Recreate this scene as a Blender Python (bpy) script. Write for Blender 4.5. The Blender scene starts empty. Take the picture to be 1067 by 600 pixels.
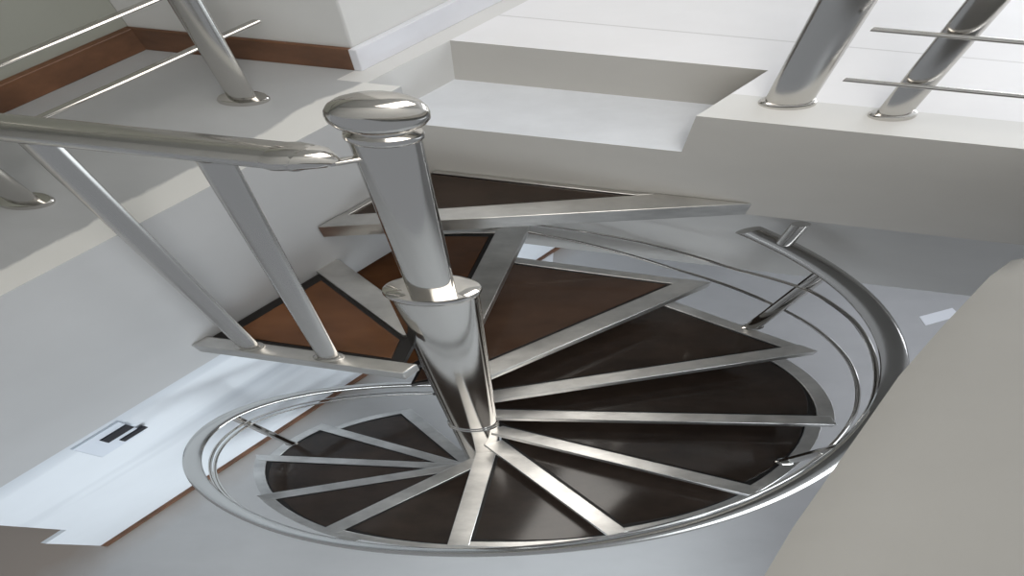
import bpy, bmesh, math
from mathutils import Vector, Matrix
from math import pi, cos, sin, radians

C = bpy.context.scene.collection
sc = bpy.context.scene

# ------------------------------------------------------------------ plan
# The stairwell and its fittings are oval: wide left-right, short front-back.
OV = 3.0                                   # width / depth of the oval plan
E1 = (0.904, -0.427); E2 = (0.427, 0.904)  # the two wall directions of the house
AP, AQ = -0.2918, 0.4769                   # newel axis in room coordinates (p, q)
H = 0.2298                                 # rise of one step
U = 0.49                                   # upper floor level (first step under the guard = 0)
GF = -2.99                                 # lower floor level
RAD = 0.5                                  # tread radius (front-back)


def T(p, q, z=0.0):
    """room coordinates -> plan coordinates with the newel at the origin"""
    dp, dq = p - AP, q - AQ
    return Vector((dp * E1[0] + dq * E2[0], dp * E1[1] + dq * E2[1], z))


def PQ(v):
    return (AP + v[0] * E1[0] + v[1] * E1[1], AQ + v[0] * E2[0] + v[1] * E2[1])


def pol(deg, r, z=0.0):
    return Vector((r * cos(radians(deg)), r * sin(radians(deg)), z))


# ------------------------------------------------------------------ materials
def mat(name, col, rough=0.5, metal=0.0, var=0.0, scale=6.0, bump=0.0, detail=4.0, streak=None, spec=None):
    m = bpy.data.materials.new(name); m.use_nodes = True
    nt = m.node_tree; b = nt.nodes['Principled BSDF']
    b.inputs['Base Color'].default_value = (*col, 1)
    b.inputs['Roughness'].default_value = rough
    b.inputs['Metallic'].default_value = metal
    if spec is not None:
        b.inputs['Specular IOR Level'].default_value = spec
    if var or bump:
        tc = nt.nodes.new('ShaderNodeTexCoord')
        mp = nt.nodes.new('ShaderNodeMapping')
        mp.inputs['Scale'].default_value = streak or (1 / OV, 1, 1)
        nz = nt.nodes.new('ShaderNodeTexNoise')
        nz.inputs['Scale'].default_value = scale; nz.inputs['Detail'].default_value = detail
        nz.inputs['Roughness'].default_value = 0.6
        nt.links.new(tc.outputs['Object'], mp.inputs[0]); nt.links.new(mp.outputs[0], nz.inputs['Vector'])
        if var:
            cr = nt.nodes.new('ShaderNodeValToRGB')
            cr.color_ramp.elements[0].position = 0.3; cr.color_ramp.elements[1].position = 0.7
            cr.color_ramp.elements[0].color = (*[max(0, c * (1 - var)) for c in col], 1)
            cr.color_ramp.elements[1].color = (*[min(1, c * (1 + var)) for c in col], 1)
            nt.links.new(nz.outputs['Fac'], cr.inputs[0]); nt.links.new(cr.outputs[0], b.inputs['Base Color'])
        if bump:
            bp = nt.nodes.new('ShaderNodeBump'); bp.inputs['Strength'].default_value = bump
            bp.inputs['Distance'].default_value = 0.02
            nt.links.new(nz.outputs['Fac'], bp.inputs['Height']); nt.links.new(bp.outputs[0], b.inputs['Normal'])
    return m


M = {}
M['steel'] = mat('polished_steel', (0.62, 0.60, 0.57), 0.09, 1.0)
M['satin'] = mat('satin_steel', (0.58, 0.565, 0.54), 0.20, 1.0)
M['steel_dull'] = mat('brushed_steel', (0.63, 0.62, 0.60), 0.30, 1.0, var=0.22, scale=14, bump=0.05)
M['granite'] = mat('dark_brown_granite', (0.036, 0.025, 0.019), 0.10, 0.0, var=0.35, scale=9, spec=0.5)
M['granite_reflect'] = mat('granite_orange_reflection', (0.125, 0.053, 0.022), 0.12, 0.0, var=0.55, scale=5, spec=0.5)  # orange reflection on the top slabs, painted into the stone colour
M['granite_reflect_mid'] = mat('granite_brown_reflection', (0.085, 0.050, 0.034), 0.10, 0.0, var=0.5, scale=4, spec=0.5)  # weaker brownish reflection, also painted into the stone colour
M['black'] = mat('black_edging', (0.012, 0.010, 0.009), 0.45)
M['plaster'] = mat('white_plaster', (0.66, 0.66, 0.65), 0.75, var=0.05, scale=2.5, bump=0.05)
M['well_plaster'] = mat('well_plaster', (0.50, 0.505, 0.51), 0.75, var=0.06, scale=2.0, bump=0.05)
M['beam'] = mat('beam_plaster', (0.74, 0.73, 0.71), 0.8, var=0.10, scale=1.6, bump=0.05)
M['plaster_warm'] = mat('grey_plaster', (0.57, 0.555, 0.525), 0.8, var=0.06, scale=2.5, bump=0.05)
M['cement'] = mat('shaded_cement', (0.285, 0.28, 0.265), 0.85, var=0.08, scale=2.2, bump=0.08)  # grey cement, darkened so the colour carries the shade on the wall top
M['tile'] = mat('white_floor', (0.80, 0.80, 0.82), 0.35, var=0.03, scale=4)
M['recess'] = mat('chalky_floor', (0.74, 0.77, 0.82), 0.6, var=0.10, scale=7, detail=8)
M['lower_wall'] = mat('white_distemper', (0.78, 0.81, 0.84), 0.6, var=0.04, scale=2)
M['lower_floor'] = mat('dusty_floor', (0.46, 0.455, 0.45), 0.6, var=0.06, scale=3, detail=6)
M['marble'] = mat('brown_marble', (0.155, 0.073, 0.038), 0.35, var=0.45, scale=10, detail=6)
M['white_trim'] = mat('white_marble', (0.72, 0.73, 0.78), 0.3, var=0.05, scale=6)
M['olive'] = mat('olive_grey_paint', (0.36, 0.37, 0.33), 0.7, var=0.04, scale=2)
M['white_patch'] = mat('flat_white', (0.85, 0.86, 0.88), 0.6)  # even white for the two flat patches on the lower floor
M['plate'] = mat('switch_plastic', (0.70, 0.74, 0.80), 0.35)
M['slot'] = mat('black_plastic', (0.015, 0.015, 0.02), 0.4)


def floor_left_mat():
    """grey cement floor with a rough white lime band painted along the edge of the well"""
    m = mat('grey_cement_floor', (0.42, 0.43, 0.44), 0.6, var=0.07, scale=4, detail=7)
    nt = m.node_tree; b = nt.nodes['Principled BSDF']
    base = b.inputs['Base Color'].links[0].from_socket
    tc = nt.nodes.new('ShaderNodeTexCoord')
    dt = nt.nodes.new('ShaderNodeVectorMath'); dt.operation = 'DOT_PRODUCT'
    dt.inputs[1].default_value = (E1[0] / OV, E1[1], 0)
    nz = nt.nodes.new('ShaderNodeTexNoise'); nz.inputs['Scale'].default_value = 3.5; nz.inputs['Detail'].default_value = 7
    nt.links.new(tc.outputs['Object'], dt.inputs[0]); nt.links.new(tc.outputs['Object'], nz.inputs['Vector'])
    ma = nt.nodes.new('ShaderNodeMath'); ma.operation = 'MULTIPLY_ADD'
    ma.inputs[1].default_value = 0.06
    nt.links.new(nz.outputs['Fac'], ma.inputs[0]); nt.links.new(dt.outputs['Value'], ma.inputs[2])
    cr = nt.nodes.new('ShaderNodeMapRange')
    edge = -0.505 - AP - 0.036 + 0.030
    cr.inputs['From Min'].default_value = edge - 0.002; cr.inputs['From Max'].default_value = edge + 0.002
    nt.links.new(ma.outputs[0], cr.inputs['Value'])
    mx = nt.nodes.new('ShaderNodeMix'); mx.data_type = 'RGBA'
    nt.links.new(cr.outputs[0], mx.inputs['Factor'])
    nt.links.new(base, mx.inputs['A']); mx.inputs['B'].default_value = (0.74, 0.74, 0.72, 1)
    nt.links.new(mx.outputs['Result'], b.inputs['Base Color'])
    return m


def jointed_mat(name, col, jcol, step, off):
    """floor with fine joints parallel to the walls"""
    m = mat(name, col, 0.35, var=0.04, scale=5, detail=6)
    nt = m.node_tree; b = nt.nodes['Principled BSDF']
    base = b.inputs['Base Color'].links[0].from_socket
    tc = nt.nodes.new('ShaderNodeTexCoord')
    mask = None
    for ax, o in ((E2, off[1]),):
        dt = nt.nodes.new('ShaderNodeVectorMath'); dt.operation = 'DOT_PRODUCT'
        dt.inputs[1].default_value = (ax[0] / OV, ax[1], 0)
        nt.links.new(tc.outputs['Object'], dt.inputs[0])
        a = nt.nodes.new('ShaderNodeMath'); a.operation = 'ADD'; a.inputs[1].default_value = o
        nt.links.new(dt.outputs['Value'], a.inputs[0])
        pp = nt.nodes.new('ShaderNodeMath'); pp.operation = 'PINGPONG'; pp.inputs[1].default_value = step / 2
        nt.links.new(a.outputs[0], pp.inputs[0])
        lt = nt.nodes.new('ShaderNodeMath'); lt.operation = 'LESS_THAN'; lt.inputs[1].default_value = 0.0016
        nt.links.new(pp.outputs[0], lt.inputs[0])
        if mask is None:
            mask = lt.outputs[0]
        else:
            mxx = nt.nodes.new('ShaderNodeMath'); mxx.operation = 'MAXIMUM'
            nt.links.new(mask, mxx.inputs[0]); nt.links.new(lt.outputs[0], mxx.inputs[1]); mask = mxx.outputs[0]
    mx = nt.nodes.new('ShaderNodeMix'); mx.data_type = 'RGBA'
    nt.links.new(mask, mx.inputs['Factor']); nt.links.new(base, mx.inputs['A'])
    mx.inputs['B'].default_value = (*jcol, 1)
    # plain grey screed strip in front of the tiles
    lt2 = nt.nodes.new('ShaderNodeMath'); lt2.operation = 'LESS_THAN'; lt2.inputs[1].default_value = 0.945 - AQ
    nt.links.new(dt.outputs['Value'], lt2.inputs[0])
    mx2 = nt.nodes.new('ShaderNodeMix'); mx2.data_type = 'RGBA'
    nt.links.new(lt2.outputs[0], mx2.inputs['Factor']); nt.links.new(mx.outputs['Result'], mx2.inputs['A'])
    mx2.inputs['B'].default_value = (0.68, 0.68, 0.67, 1)
    nt.links.new(mx2.outputs['Result'], b.inputs['Base Color'])
    return m


def lower_wall_mat():
    """white distemper with a few long grey smears"""
    m = mat('smeared_distemper', (0.78, 0.81, 0.84), 0.6, var=0.03, scale=2)
    nt = m.node_tree; b = nt.nodes['Principled BSDF']
    base = b.inputs['Base Color'].links[0].from_socket
    tc = nt.nodes.new('ShaderNodeTexCoord')
    mp = nt.nodes.new('ShaderNodeMapping'); mp.inputs['Scale'].default_value = (0.16, 0.35, 2.6)
    nz = nt.nodes.new('ShaderNodeTexNoise'); nz.inputs['Scale'].default_value = 1.0; nz.inputs['Detail'].default_value = 3
    nt.links.new(tc.outputs['Object'], mp.inputs[0]); nt.links.new(mp.outputs[0], nz.inputs['Vector'])
    cr = nt.nodes.new('ShaderNodeMapRange'); cr.inputs['From Min'].default_value = 0.52; cr.inputs['From Max'].default_value = 0.78
    nt.links.new(nz.outputs['Fac'], cr.inputs['Value'])
    mx = nt.nodes.new('ShaderNodeMix'); mx.data_type = 'RGBA'
    nt.links.new(cr.outputs[0], mx.inputs['Factor']); nt.links.new(base, mx.inputs['A'])
    mx.inputs['B'].default_value = (0.42, 0.45, 0.49, 1)
    nt.links.new(mx.outputs['Result'], b.inputs['Base Color'])
    return m


def lower_floor_mat():
    """dusty cement floor, brown with sand along the foot of the wall"""
    m = mat('dusty_cement_floor', (0.46, 0.455, 0.45), 0.6, var=0.07, scale=3, detail=7)
    nt = m.node_tree; b = nt.nodes['Principled BSDF']
    base = b.inputs['Base Color'].links[0].from_socket
    tc = nt.nodes.new('ShaderNodeTexCoord')
    dt = nt.nodes.new('ShaderNodeVectorMath'); dt.operation = 'DOT_PRODUCT'
    dt.inputs[1].default_value = (E1[0] / OV, E1[1], 0)
    nz = nt.nodes.new('ShaderNodeTexNoise'); nz.inputs['Scale'].default_value = 2.5; nz.inputs['Detail'].default_value = 6
    nt.links.new(tc.outputs['Object'], dt.inputs[0]); nt.links.new(tc.outputs['Object'], nz.inputs['Vector'])
    ma = nt.nodes.new('ShaderNodeMath'); ma.operation = 'MULTIPLY_ADD'; ma.inputs[1].default_value = 0.16
    nt.links.new(nz.outputs['Fac'], ma.inputs[0]); nt.links.new(dt.outputs['Value'], ma.inputs[2])
    mr = nt.nodes.new('ShaderNodeMapRange')
    e = -0.96 - AP + 0.08
    mr.inputs['From Min'].default_value = e + 0.09; mr.inputs['From Max'].default_value = e - 0.06
    nt.links.new(ma.outputs[0], mr.inputs['Value'])
    mx = nt.nodes.new('ShaderNodeMix'); mx.data_type = 'RGBA'
    nt.links.new(mr.outputs[0], mx.inputs['Factor']); nt.links.new(base, mx.inputs['A'])
    mx.inputs['B'].default_value = (0.37, 0.315, 0.27, 1)
    nt.links.new(mx.outputs['Result'], b.inputs['Base Color'])
    return m


M['lower_floor'] = lower_floor_mat()
M['floor_left'] = floor_left_mat()
M['tile'] = jointed_mat('white_jointed_floor', (0.80, 0.80, 0.82), (0.62, 0.62, 0.63), 0.36, (0.0, 0.08))
M['smeared'] = lower_wall_mat()


# ------------------------------------------------------------------ mesh helpers
class MB:
    def __init__(s):
        s.bm = bmesh.new()

    def prism(s, pts, z0, z1):
        """pts: plan points, extruded from z0 to z1"""
        a = sum(pts[i][0] * pts[(i + 1) % len(pts)][1] - pts[(i + 1) % len(pts)][0] * pts[i][1] for i in range(len(pts)))
        if a < 0:
            pts = pts[::-1]
        lo = [s.bm.verts.new((v[0], v[1], z0)) for v in pts]
        hi = [s.bm.verts.new((v[0], v[1], z1)) for v in pts]
        n = len(pts)
        s.bm.faces.new(hi); s.bm.faces.new(lo[::-1])
        for i in range(n):
            j = (i + 1) % n
            s.bm.faces.new((lo[i], lo[j], hi[j], hi[i]))
        return s

    def box(s, p0, p1, q0, q1, z0, z1):
        return s.prism([T(p0, q0), T(p1, q0), T(p1, q1), T(p0, q1)], z0, z1)

    def bar(s, a, b, w0, w1, z0, z1):
        """straight flat bar from a to b in plan, from w0 to w1 to the left of the line"""
        d = Vector((b[0] - a[0], b[1] - a[1])).normalized(); n = Vector((-d.y, d.x))
        P = [Vector(a[:2]) + n * w0, Vector(b[:2]) + n * w0, Vector(b[:2]) + n * w1, Vector(a[:2]) + n * w1]
        return s.prism(P, z0, z1)

    def tube(s, path, r, n=16, r_end=None):
        path = [Vector(v) for v in path]; m = len(path); rings = []
        t = (path[1] - path[0]).normalized()
        u = t.orthogonal().normalized() if abs(t.z) > 0.9 else t.cross(Vector((0, 0, 1))).normalized()
        for i in range(m):
            if i == 0: tt = path[1] - path[0]
            elif i == m - 1: tt = path[-1] - path[-2]
            else: tt = (path[i + 1] - path[i]).normalized() + (path[i] - path[i - 1]).normalized()
            tt.normalize()
            u = (u - tt * u.dot(tt)).normalized(); v = tt.cross(u)
            rr = r[i] if isinstance(r, (list, tuple)) else r
            rings.append([s.bm.verts.new(path[i] + u * rr * cos(2 * pi * k / n) + v * rr * sin(2 * pi * k / n)) for k in range(n)])
        for i in range(m - 1):
            for k in range(n):
                f = s.bm.faces.new((rings[i][k], rings[i][(k + 1) % n], rings[i + 1][(k + 1) % n], rings[i + 1][k]))
                f.smooth = True
        s.bm.faces.new(rings[0][::-1]); s.bm.faces.new(rings[-1])
        return s

    def lathe(s, prof, c=(0, 0, 0), n=48):
        """prof: (radius, z) from bottom to top, closed with caps"""
        rings = []
        for r, z in prof:
            rings.append([s.bm.verts.new((c[0] + r * cos(2 * pi * k / n), c[1] + r * sin(2 * pi * k / n), c[2] + z)) for k in range(n)])
        for i in range(len(prof) - 1):
            for k in range(n):
                f = s.bm.faces.new((rings[i][k], rings[i][(k + 1) % n], rings[i + 1][(k + 1) % n], rings[i + 1][k]))
                f.smooth = True
        s.bm.faces.new(rings[0][::-1]); s.bm.faces.new(rings[-1])
        return s

    def build(s, name, m, parent=None, bevel=0.0, seg=2, origin=None):
        bm = s.bm
        for v in bm.verts:                  # the oval plan: wide left-right
            v.co.x *= OV
        bmesh.ops.recalc_face_normals(bm, faces=bm.faces)
        me = bpy.data.meshes.new(name); bm.to_mesh(me); bm.free()
        sharp = [e for e in me.edges]
        o = bpy.data.objects.new(name, me); C.objects.link(o)
        me.materials.append(m)
        if parent is not None:
            o.parent = parent
            o.matrix_parent_inverse = WM[parent.name].inverted()
        WM[o.name] = Matrix.Identity(4)
        try:
            me.set_sharp_from_angle(angle=radians(40))
        except Exception:
            pass
        if bevel:
            bv = o.modifiers.new('bevel', 'BEVEL'); bv.width = bevel; bv.segments = seg; bv.limit_method = 'ANGLE'
        return o


WM = {}


def empty(name, v):
    o = bpy.data.objects.new(name, None); C.objects.link(o)
    o.location = (v[0] * OV, v[1], v[2]); o.empty_display_size = 0.1
    WM[o.name] = Matrix.Translation(o.location)
    return o


def tag(o, label, cat, group=None):
    o['label'] = label; o['category'] = cat
    if group: o['group'] = group
    return o


def struct(name, mb, m, bevel=0.0, seg=2, parent=None, side=None):
    o = mb.build(name, m, parent, bevel, seg)
    if side is not None:               # upright faces are plastered
        o.data.materials.append(side)
        for f in o.data.polygons:
            if f.normal.z < 0.5: f.material_index = 1
    if parent is None: o['kind'] = 'structure'
    return o


# ------------------------------------------------------------------ the setting
PW, QW = -0.505, 0.874        # left and back faces of the stairwell
ZR = 0.365                    # recess floor
PR = -0.257                   # right side of the recess
# upper floor
fl = MB().prism([T(-0.76, -0.9), T(PW, -0.9), T(PW, QW), T(-0.562, QW), T(-0.562, 0.912), T(-0.76, 0.912)], -0.12, U)
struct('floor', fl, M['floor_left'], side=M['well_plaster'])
struct('floor_right', MB().box(PR, 1.6, QW, 3.2, 0.134, U), M['tile'], side=M['plaster_warm'])
struct('floor_back', MB().box(-0.535, PR, 1.023, 3.2, 0.134, U), M['tile'], side=M['plaster_warm'])
struct('floor_recess', MB().box(-0.535, PR, QW, 1.023, 0.134, ZR), M['recess'], side=M['plaster_warm'])
struct('floor_ledge', MB().box(-0.562, -0.535, QW, 3.2, 0.134, U), M['plaster'], side=M['plaster'])
# back beam under the floor
struct('wall_beam', MB().box(-1.1, 1.3, 1.06, 1.13, -0.53, 0.134), M['beam'], 0.004)
# upper walls
struct('wall_left', MB().box(-0.86, -0.76, -0.9, 3.2, U, 2.6), M['olive'])
struct('wall_back', MB().box(-0.76, -0.562, 0.912, 3.2, 0.08, 2.6), M['plaster'], 0.004)
struct('baseboard_left', MB().box(-0.76, -0.752, -0.9, 0.906, U, U + 0.062), M['marble'], 0.002)
struct('baseboard_back', MB().box(-0.76, -0.562, 0.905, 0.912, U, U + 0.062), M['marble'], 0.002)
struct('baseboard_right', MB().box(-0.562, -0.555, 0.905, 3.2, U, U + 0.062), M['white_trim'], 0.002)
struct('ceiling', MB().box(-0.86, 1.6, -0.9, 3.2, 2.6, 2.7), M['plaster'])
# near wall top on the right
edge = [(0.068, 0.90), (0.068, 0.549), (0.066, 0.513), (0.071, 0.41), (0.077, 0.323), (0.096, 0.165), (0.105, 0.09), (0.116, 0.02), (0.14, -0.15), (0.16, -0.9)]
wr = MB()
def wall_top(z, d):
    return [T(p_ + d, q_, z) for p_, q_ in edge] + [T(1.6, -0.9, z), T(1.6, 0.86, z), T(0.30, 0.86, z)]
edge = edge[1:]
sec = [(0.20, 0.16), (0.50, 0.030), (0.562, 0.004), (0.588, 0.0), (0.598, 0.012), (0.60, 0.035)]
loops = [[wr.bm.verts.new(v) for v in wall_top(z_, d_)] for z_, d_ in sec]
for la, lb in zip(loops, loops[1:]):
    for i_ in range(len(la)):
        j_ = (i_ + 1) % len(la)
        f_ = wr.bm.faces.new((la[i_], la[j_], lb[j_], lb[i_])); f_.smooth = True
wr.bm.faces.new(loops[0]); wr.bm.faces.new(loops[-1])
struct('wall_right', wr, M['cement'])
struct('wall_front', MB().box(-0.86, 1.6, -1.0, -0.9, U, 2.6), M['plaster'])
struct('wall_side', MB().box(1.6, 1.7, -1.0, 3.2, U, 2.6), M['plaster'])
# lower storey
struct('floor_lower', MB().box(-3.0, 2.2, -1.6, 3.6, GF - 0.1, GF), M['lower_floor'])
wl = MB()
PL = -0.96
wl.box(PL - 0.08, PL, -0.20, 3.0, -2.43, -0.12)
wl.box(PL - 0.012, PL, -0.285, 3.0, GF, -2.43)
struct('wall_lower', wl, M['smeared'])
struct('trim_1', MB().box(PL, PL + 0.012, -0.285, 3.0, GF, GF + 0.03), M['marble'])
struct('wall_lower_back', MB().box(-3.0, 2.2, 3.0, 3.1, GF, 0.08), M['lower_wall'])

# ------------------------------------------------------------------ the spiral staircase
stair = empty('spiral_staircase', (0, 0, GF))
tag(stair, 'steel spiral staircase with dark brown stone treads winding down the white stairwell', 'staircase')

# newel: wide lower tube with collar, slim upper tube, ball finial
R1, R2 = 0.0352, 0.0182
MB().lathe([(R1, GF), (R1, 0.315)]).build('newel_post', M['steel'], stair)
MB().lathe([(R1 + 0.001, 0.315), (0.0372, 0.318), (0.0378, 0.325), (0.0372, 0.332), (0.0340, 0.336), (0.0215, 0.336)]).build('newel_collar', M['steel'], stair)
MB().lathe([(R2, 0.335), (R2, 0.838)]).build('newel_tube', M['steel'], stair)
cap = MB()
cap.lathe([(0.0182, 0.838), (0.0196, 0.841), (0.0200, 0.846), (0.0192, 0.852), (0.0150, 0.855), (0.0150, 0.862), (0.0190, 0.866),
           (0.0225, 0.872), (0.0243, 0.880), (0.0246, 0.888), (0.0240, 0.896), (0.0222, 0.904), (0.0190, 0.911), (0.0140, 0.917), (0.0070, 0.9205), (0.001, 0.921)])
cap.build('newel_finial', M['steel'], stair)
rings = MB()
for z in (-1.02, -1.06):
    rings.lathe([(R1, z - 0.006), (R1 + 0.003, z - 0.003), (R1 + 0.003, z + 0.003), (R1, z + 0.006)])
rings.build('newel_ring', M['steel'], stair)

# treads: front bars by angle and reach as surveyed, each tread one rise below the one before
bars = {3: (81.4, 1.02), 4: (51.6, 0.985), 5: (21.8, 0.995), 6: (-6.6, 1.02), 7: (-37.6, 1.02), 8: (-65.6, 1.0), 9: (-95.9, 0.965),
        10: (-126.6, 0.97), 11: (-157.8, 0.965), 12: (-190.4, 1.01), 13: (-220.5, 1.035), 14: (-247.5, 1.06)}
bw = 0.036          # width of a front bar
SLAB = {3: 'granite_reflect', 4: 'granite_reflect_mid'}  # slabs with a reflection in their colour; the others are plain granite


def tread(k):
    z = -(k - 2) * H
    tf, rf = bars[k]
    if k == 3:
        v = T(-0.508, 0.666); tb = math.degrees(math.atan2(v.y, v.x)); rb = 1.0
    else:
        tb, rb = bars[k - 1]
    F, G = bw * 0.85, 0.062            # front bar depth; run-in under the tread above

    def line(deg, s_, off):
        return pol(deg, s_) + Vector((-sin(radians(deg)), cos(radians(deg)), 0)) * off

    tip, heel = pol(tf, rf * RAD), pol(tb, rb * RAD)
    ch = (heel - tip).normalized(); inw = Vector((-ch.y, ch.x, 0))       # straight outer edge, pointing inwards
    if inw.dot(tip) > 0: inw = -inw

    def cut(deg, off, dr):
        """where the line beside a front bar meets the outer edge (dr inside it)"""
        o_ = line(deg, 0, off); d_ = pol(deg, 1.0); t_ = (tip + inw * dr - o_).dot(inw) / d_.dot(inw)
        return o_ + d_ * t_

    def rim(dr, f, g):
        a_, b_ = cut(tb, g, -dr), cut(tf, f, -dr)
        bulge = 0.0 if k in (4, 5) else 0.023
        return [a_.lerp(b_, i / 10) - inw * bulge * (1 - (2 * i / 10 - 1) ** 2) * min(1.0, (b_ - a_).length / 0.257) for i in range(11)]

    def plate(dr, f, g, s_f, s_b):
        return [line(tb, s_b, g)] + rim(dr, f, g) + [line(tf, s_f, f)]
    fr = MB()
    fr.prism(rim(0, 0.0, G) + rim(-0.024, 0.0, G)[::-1], z - 0.045, z)
    root = fr.build('tread', M['steel_dull'], stair, 0.002)
    MB().prism([line(tf, R1 - 0.006, -bw * 0.15), cut(tf, -bw * 0.15, -0.001), cut(tf, bw * 0.85, -0.001), line(tf, R1 - 0.006, bw * 0.85)], z - 0.042, z + 0.004).build('nosing_bar', M['steel_dull'], root, 0.002)
    MB().prism(plate(-0.015, F - 0.004, G, 0.032, 0.004), z - 0.036, z - 0.008).build('slab_edging', M['black'], root)
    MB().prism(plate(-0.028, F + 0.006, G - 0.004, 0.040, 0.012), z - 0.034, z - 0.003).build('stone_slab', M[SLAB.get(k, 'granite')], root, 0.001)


# the top step under the guard: straight back edge, cut off by the well wall
z = 0.0
NB = 0.386
b2 = T(-0.507, 0.666); nb = Vector((0, 0, 0))
root = MB().bar(T(PW, NB - 0.012), T(-0.287, NB - 0.012), 0, 0.030, z - 0.05, z + 0.004).build('tread', M['steel_dull'], stair, 0.003)
d2 = b2.normalized()
MB().bar(d2 * (R1 - 0.004), d2 * (b2.length - 0.004), -0.002, 0.032, z - 0.042, z + 0.004).build('nosing_bar', M['steel_dull'], root, 0.002)
wall_p = PW + 0.002
MB().prism([T(wall_p, NB + 0.010), T(-0.30, NB + 0.010), pol(180, R1 * 0.9), d2 * 0.06, T(wall_p, 0.640)], z - 0.036, z - 0.010).build('slab_edging', M['black'], root)
MB().prism([T(wall_p + 0.014, NB + 0.030), T(-0.318, NB + 0.026), T(-0.335, 0.463), T(wall_p + 0.014, 0.600)], z - 0.034, z - 0.004).build('stone_slab', M['granite_reflect'], root, 0.001)

for k in range(3, 15):
    tread(k)

# landing under the recess
ZA = 0.185
A0, A1 = T(-0.503, 0.662), T(-0.171, 0.872)
Lq = QW - 0.002
land = MB()
land.prism([T(-0.503, 0.68), T(-0.503, Lq), T(-0.496, Lq), T(-0.496, 0.70)], ZA - 0.05, ZA)
land.prism([T(-0.488, Lq), T(-0.264, Lq), T(-0.28, Lq - 0.010), T(-0.488, Lq - 0.010)], ZA - 0.05, ZA)
landing = land.build('landing', M['steel_dull'], stair, 0.001)
MB().prism([A0, A1, T(-0.262, Lq), T(-0.503, 0.702)], ZA - 0.05, ZA + 0.004).build('nosing_bar', M['steel_dull'], landing, 0.002)
MB().prism([T(-0.497, 0.711), T(-0.497, Lq - 0.011), T(-0.279, Lq - 0.011)], ZA - 0.034, ZA - 0.006).build('stone_slab', M['granite'], landing, 0.001)

# outer handrail, two rods beneath it and its posts
KK = [3.8, 10, 10.7, 11.6, 12.2, 12.6, 13, 13.5, 14.3, 15, 16]
ZZ = [-1.8 * H + 0.34, -8 * H + 0.34, -1.60, -1.66, -1.69, -1.73, -1.80, -1.93, -2.17, -2.35, -2.60]
RK = [(4.0, 1.037), (4.4, 1.048), (5.1, 1.036), (5.6, 1.036), (6.5, 1.015), (7.3, 1.05), (8.2, 1.055), (8.9, 1.032), (9.8, 1.02), (10.7, 1.01), (11.7, 1.042), (13, 1.055), (15, 1.045)]


def lerp(k, xs, ys):
    if k <= xs[0]: return ys[0] + (k - xs[0]) * (ys[1] - ys[0]) / (xs[1] - xs[0])
    for i in range(len(xs) - 1):
        if k <= xs[i + 1]:
            t = (k - xs[i]) / (xs[i + 1] - xs[i]); return ys[i] + t * (ys[i + 1] - ys[i])
    return ys[-1]


def smooth(f, k, w=0.35):
    return sum(f(k + w * j / 3) for j in range(-3, 4)) / 7


def ang(k): return 142.04 - (k - 1) * 29.78
def hz(k): return smooth(lambda t: lerp(t, KK, ZZ), k)
def hr(k): return smooth(lambda t: lerp(max(t, 4.0), [a for a, _ in RK], [b for _, b in RK]), k, 0.5)


ks = [4.02 + i * (15.2 - 4.02) / 170 for i in range(171)]
MB().tube([pol(ang(k), hr(k) * RAD, hz(k)) for k in ks], 0.0172, 18).build('handrail', M['satin'], stair)
r1 = [(3.05, -0.20), (3.6, -0.27), (4.1, -0.345), (4.6, -0.345), (5.0, -0.40), (6.0, -0.62), (7, -0.86)]
r2 = [(2.85, -0.21), (3.3, -0.31), (3.8, -0.43), (4.4, -0.515), (4.8, -0.565), (5.3, -0.63), (6.0, -0.74), (7, -0.98)]


def rod(tab, drop, rr, k0, k1, name, th):
    def f(k):
        base = hz(k) - drop
        if k < 7:
            a = lerp(k, [t for t, _ in tab], [v for _, v in tab])
            w = min(1, max(0, (k - 6) / 1.0))
            return a * (1 - w) + base * w
        return base
    kk = [k0 + i * (k1 - k0) / 150 for i in range(151)]
    MB().tube([pol(ang(k), rr * RAD, f(k)) for k in kk], th, 8).build(name, M['steel'], stair)


rod(r1, 0.10, 1.005, 3.05, 14.6, 'guard_rod', 0.0038)
rod(r2, 0.17, 1.01, 2.85, 14.6, 'guard_rod', 0.0038)


def baluster(k, ztread, rbase, r=0.0125, up=0.0, name='baluster'):
    b = pol(ang(k), rbase * RAD, ztread - 0.001); t = pol(ang(k), hr(k) * RAD, hz(k))
    mb = MB()
    mb.tube([b, b.lerp(t, 0.985)], r, 14)
    mb.lathe([(r + 0.003, 0), (r + 0.003, 0.004), (r, 0.007)], b, 20)
    mb.build(name, M['steel'], stair)


baluster(1 + (142.04 - 37.1) / 29.78, -3 * H, 0.968)
baluster(1 + (142.04 + 20.7) / 29.78, -5 * H, 0.985)
baluster(1 + (142.04 + 204.5) / 29.78, -11 * H, 1.0)
ks_ = 4.22
s0 = pol(ang(ks_), hr(ks_) * RAD, hz(ks_)); s1 = s0 + Vector((0, 0, 0.135))
MB().tube([s0, s1], 0.0105, 14).build('handrail_stub', M['steel'], stair)

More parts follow.
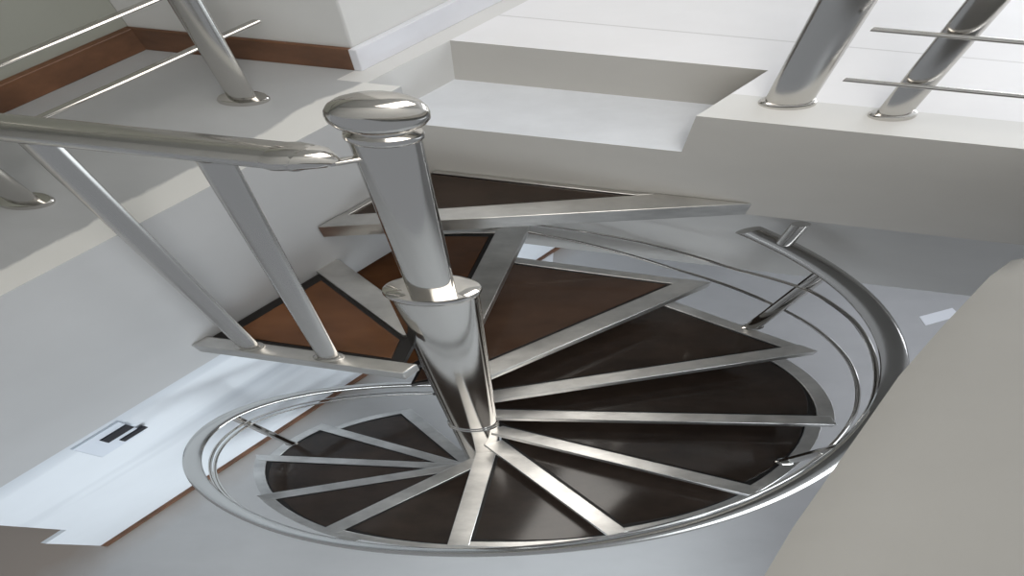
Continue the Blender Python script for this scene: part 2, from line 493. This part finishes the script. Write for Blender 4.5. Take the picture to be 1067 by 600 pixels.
# straight guard over the top step
GQ, GZ = 0.385, 0.815
g0, g1 = T(-0.758, 0.4356, GZ), T(-0.321, 0.446, GZ)
gr = MB().tube([g0, g1], 0.0200, 20).build('guard_handrail', M['satin'], stair)
cpl = MB()
dv = (g1 - g0).normalized()
cpl.tube([g1 - dv * 0.016, g1 - dv * 0.010, g1 + dv * 0.002, g1 + dv * 0.009 - Vector((0, 0, 0.004)), g1 + dv * 0.014 - Vector((0, 0, 0.006))], [0.0203, 0.0222, 0.0190, 0.0125, 0.007], 16)
nk = Vector((0, 0, GZ - 0.018))
cpl.tube([g1 + dv * 0.012 - Vector((0, 0, 0.006)), nk + (g1 - nk).normalized() * 0.012], 0.0052, 12)
cpl.build('rail_coupling', M['steel'], gr)
for (bp, bq, tp, tq) in ((-0.453, 0.392, -0.472, 0.434), (-0.371, 0.392, -0.369, 0.436)):
    b = T(bp, bq, 0.003)
    t = T(tp, tq, GZ - 0.010)
    mb = MB(); mb.tube([b, t], 0.0100, 16); mb.lathe([(0.0145, 0), (0.0145, 0.003), (0.0100, 0.006)], b, 20)
    mb.build('baluster', M['satin'], stair)


# ------------------------------------------------------------------ balustrades of the upper floor
def post(parent, p, q, r, h, fl):
    b = T(p, q, U)
    o = MB().tube([b, b + Vector((0, 0, h))], r, 24).build('post', M['satin'], parent)
    MB().lathe([(fl, 0), (fl, 0.004), (fl * 0.93, 0.009), (r + 0.001, 0.011)], b, 32).build('base_flange', M['steel'], o)


def balustrade(name, c, label):
    e = empty(name, T(*c, U)); tag(e, label, 'railing'); return e


br = balustrade('balustrade', (-0.121, 0.929), 'steel balustrade with two slim rods on the white floor at the upper right')
post(br, -0.121, 0.929, 0.0132, 0.85, 0.0185)
post(br, 0.18, 0.929, 0.0145, 0.85, 0.0185)
for z_, dp in ((0.595, 0.0), (0.719, 0.004)):
    pa = -0.171
    MB().tube([T(pa - dp, 0.929 - 0.0185, z_), T(0.5, 0.929 - 0.0185, z_)], 0.0042, 10).build('rail_rod', M['steel'], br)
MB().tube([T(-0.175, 0.929, U + 0.86), T(0.5, 0.929, U + 0.86)], 0.019, 16).build('top_rail', M['steel'], br)

bp_ = balustrade('balustrade_post', (-0.207, 0.935), 'thick steel post at the corner of the recess, left of the rods')
bp_['category'] = 'post'
post(bp_, -0.207, 0.935, 0.0185, 0.95, 0.0225)

bl = balustrade('balustrade', (-0.604, 0.64), 'steel balustrade of the grey left corridor, rods running towards the brown baseboard')
post(bl, -0.600, 0.793, 0.0110, 0.85, 0.0205)
post(bl, -0.614, -0.10, 0.0115, 0.85, 0.0205)
post(bl, -0.606, 0.488, 0.0115, 0.85, 0.0205)
for z_, q1_ in ((0.630, 0.882), (0.753, 0.855)):
    MB().tube([T(-0.632, -0.86, z_), T(-0.616, q1_, z_)], 0.0042, 10).build('rail_rod', M['steel'], bl)
MB().tube([T(-0.612, -0.86, U + 0.86), T(-0.600, 0.85, U + 0.86)], 0.019, 16).build('top_rail', M['steel'], bl)

# ------------------------------------------------------------------ small things on the lower storey
sp = MB()
x0 = PL
sp.box(x0, x0 + 0.008, 0.185, 0.345, -1.84, -1.60)
swp = empty('switch_plate', T(PL, 0.265, -1.80))
tag(swp, 'pale wall switch plate with two black bars on the bluish white lower wall', 'switch plate')
sp.build('plate', M['plate'], swp, 0.003)
for z0_, z1_, qa, qb in ((-1.715, -1.655, 0.250, 0.343), (-1.80, -1.765, 0.275, 0.362)):
    MB().box(x0 + 0.006, x0 + 0.014, qa, qb, z0_, z1_).build('slot', M['slot'], swp)
pa = MB().prism([T(-1.052, 2.38), T(-0.99, 2.40), T(-0.905, 2.20), T(-0.965, 2.19)], GF, GF + 0.004).build('floor_patch', M['white_patch'])
tag(pa, 'flat white patch on the lower floor, seen just behind the upper treads', 'white_patch')
pb = MB().prism([T(0.262, 2.12), T(0.305, 2.05), T(0.365, 2.17), T(0.322, 2.23)], GF, GF + 0.004).build('floor_patch', M['white_patch'])
tag(pb, 'small flat white patch on the lower floor at the right, beside the grey wall top', 'white_patch')

# ------------------------------------------------------------------ light
w = bpy.data.worlds.new('World'); sc.world = w; w.use_nodes = True
bg = w.node_tree.nodes['Background']
bg.inputs[0].default_value = (0.88, 0.93, 1.0, 1); bg.inputs[1].default_value = 0.35


def area(name, v, target, sx, sy, energy, col, spread=180):
    l = bpy.data.lights.new(name, 'AREA'); l.shape = 'RECTANGLE'; l.size = sx; l.size_y = sy; l.energy = energy; l.color = col; l.spread = radians(spread)
    o = bpy.data.objects.new(name, l); C.objects.link(o)
    a = Vector((v.x * OV, v.y, v.z)); b = Vector((target.x * OV, target.y, target.z))
    o.location = a; o.rotation_euler = (b - a).to_track_quat('-Z', 'Y').to_euler()
    return o


area('window_light', T(0.5, 3.1, 1.7), T(0.1, 1.0, 0.3), 5.0, 1.6, 172, (0.93, 0.96, 1.0))
area('lower_window_light', T(1.1, -1.3, -1.5), T(-0.96, 0.35, -2.6), 3.0, 1.6, 60, (0.86, 0.94, 1.0), 110)
area('lower_fill', T(0.75, 1.6, -0.4), T(0.2, 1.4, -3.0), 2.0, 1.0, 30, (0.88, 0.92, 1.0), 150)  # added fill, no real source: lifts the right of the lower floor
area('overhead_fill', T(0.1, 0.1, 2.5), T(-0.2, 0.35, 0.0), 2.0, 1.0, 29, (1.0, 0.96, 0.90))  # unseen overhead fill, added to brighten the left floor and wall top

# ------------------------------------------------------------------ camera
cam = bpy.data.cameras.new('camera'); co = bpy.data.objects.new('camera', cam); C.objects.link(co)
sc.camera = co
cam.sensor_width = 36.0; cam.lens = 595.95 / 1067 * 36.0; cam.clip_start = 0.01
pitch, roll = 1.1244884, 0.0186267
cp, sn = cos(pitch), sin(pitch)
right = Vector((1, 0, 0)); fwd = Vector((0, cp, -sn)); down = Vector((0, -sn, -cp))
r_ = cos(roll) * right + sin(roll) * down; d_ = -sin(roll) * right + cos(roll) * down
mw = Matrix(((r_.x, -d_.x, -fwd.x, 0.18055), (r_.y, -d_.y, -fwd.y, -0.55602), (r_.z, -d_.z, -fwd.z, 1.49006), (0, 0, 0, 1)))
co.matrix_world = mw

sc.view_settings.view_transform = 'Standard'; sc.view_settings.look = 'None'
sc.view_settings.gamma = 1; sc.view_settings.use_curve_mapping = False
sc.view_settings.exposure = 0.0
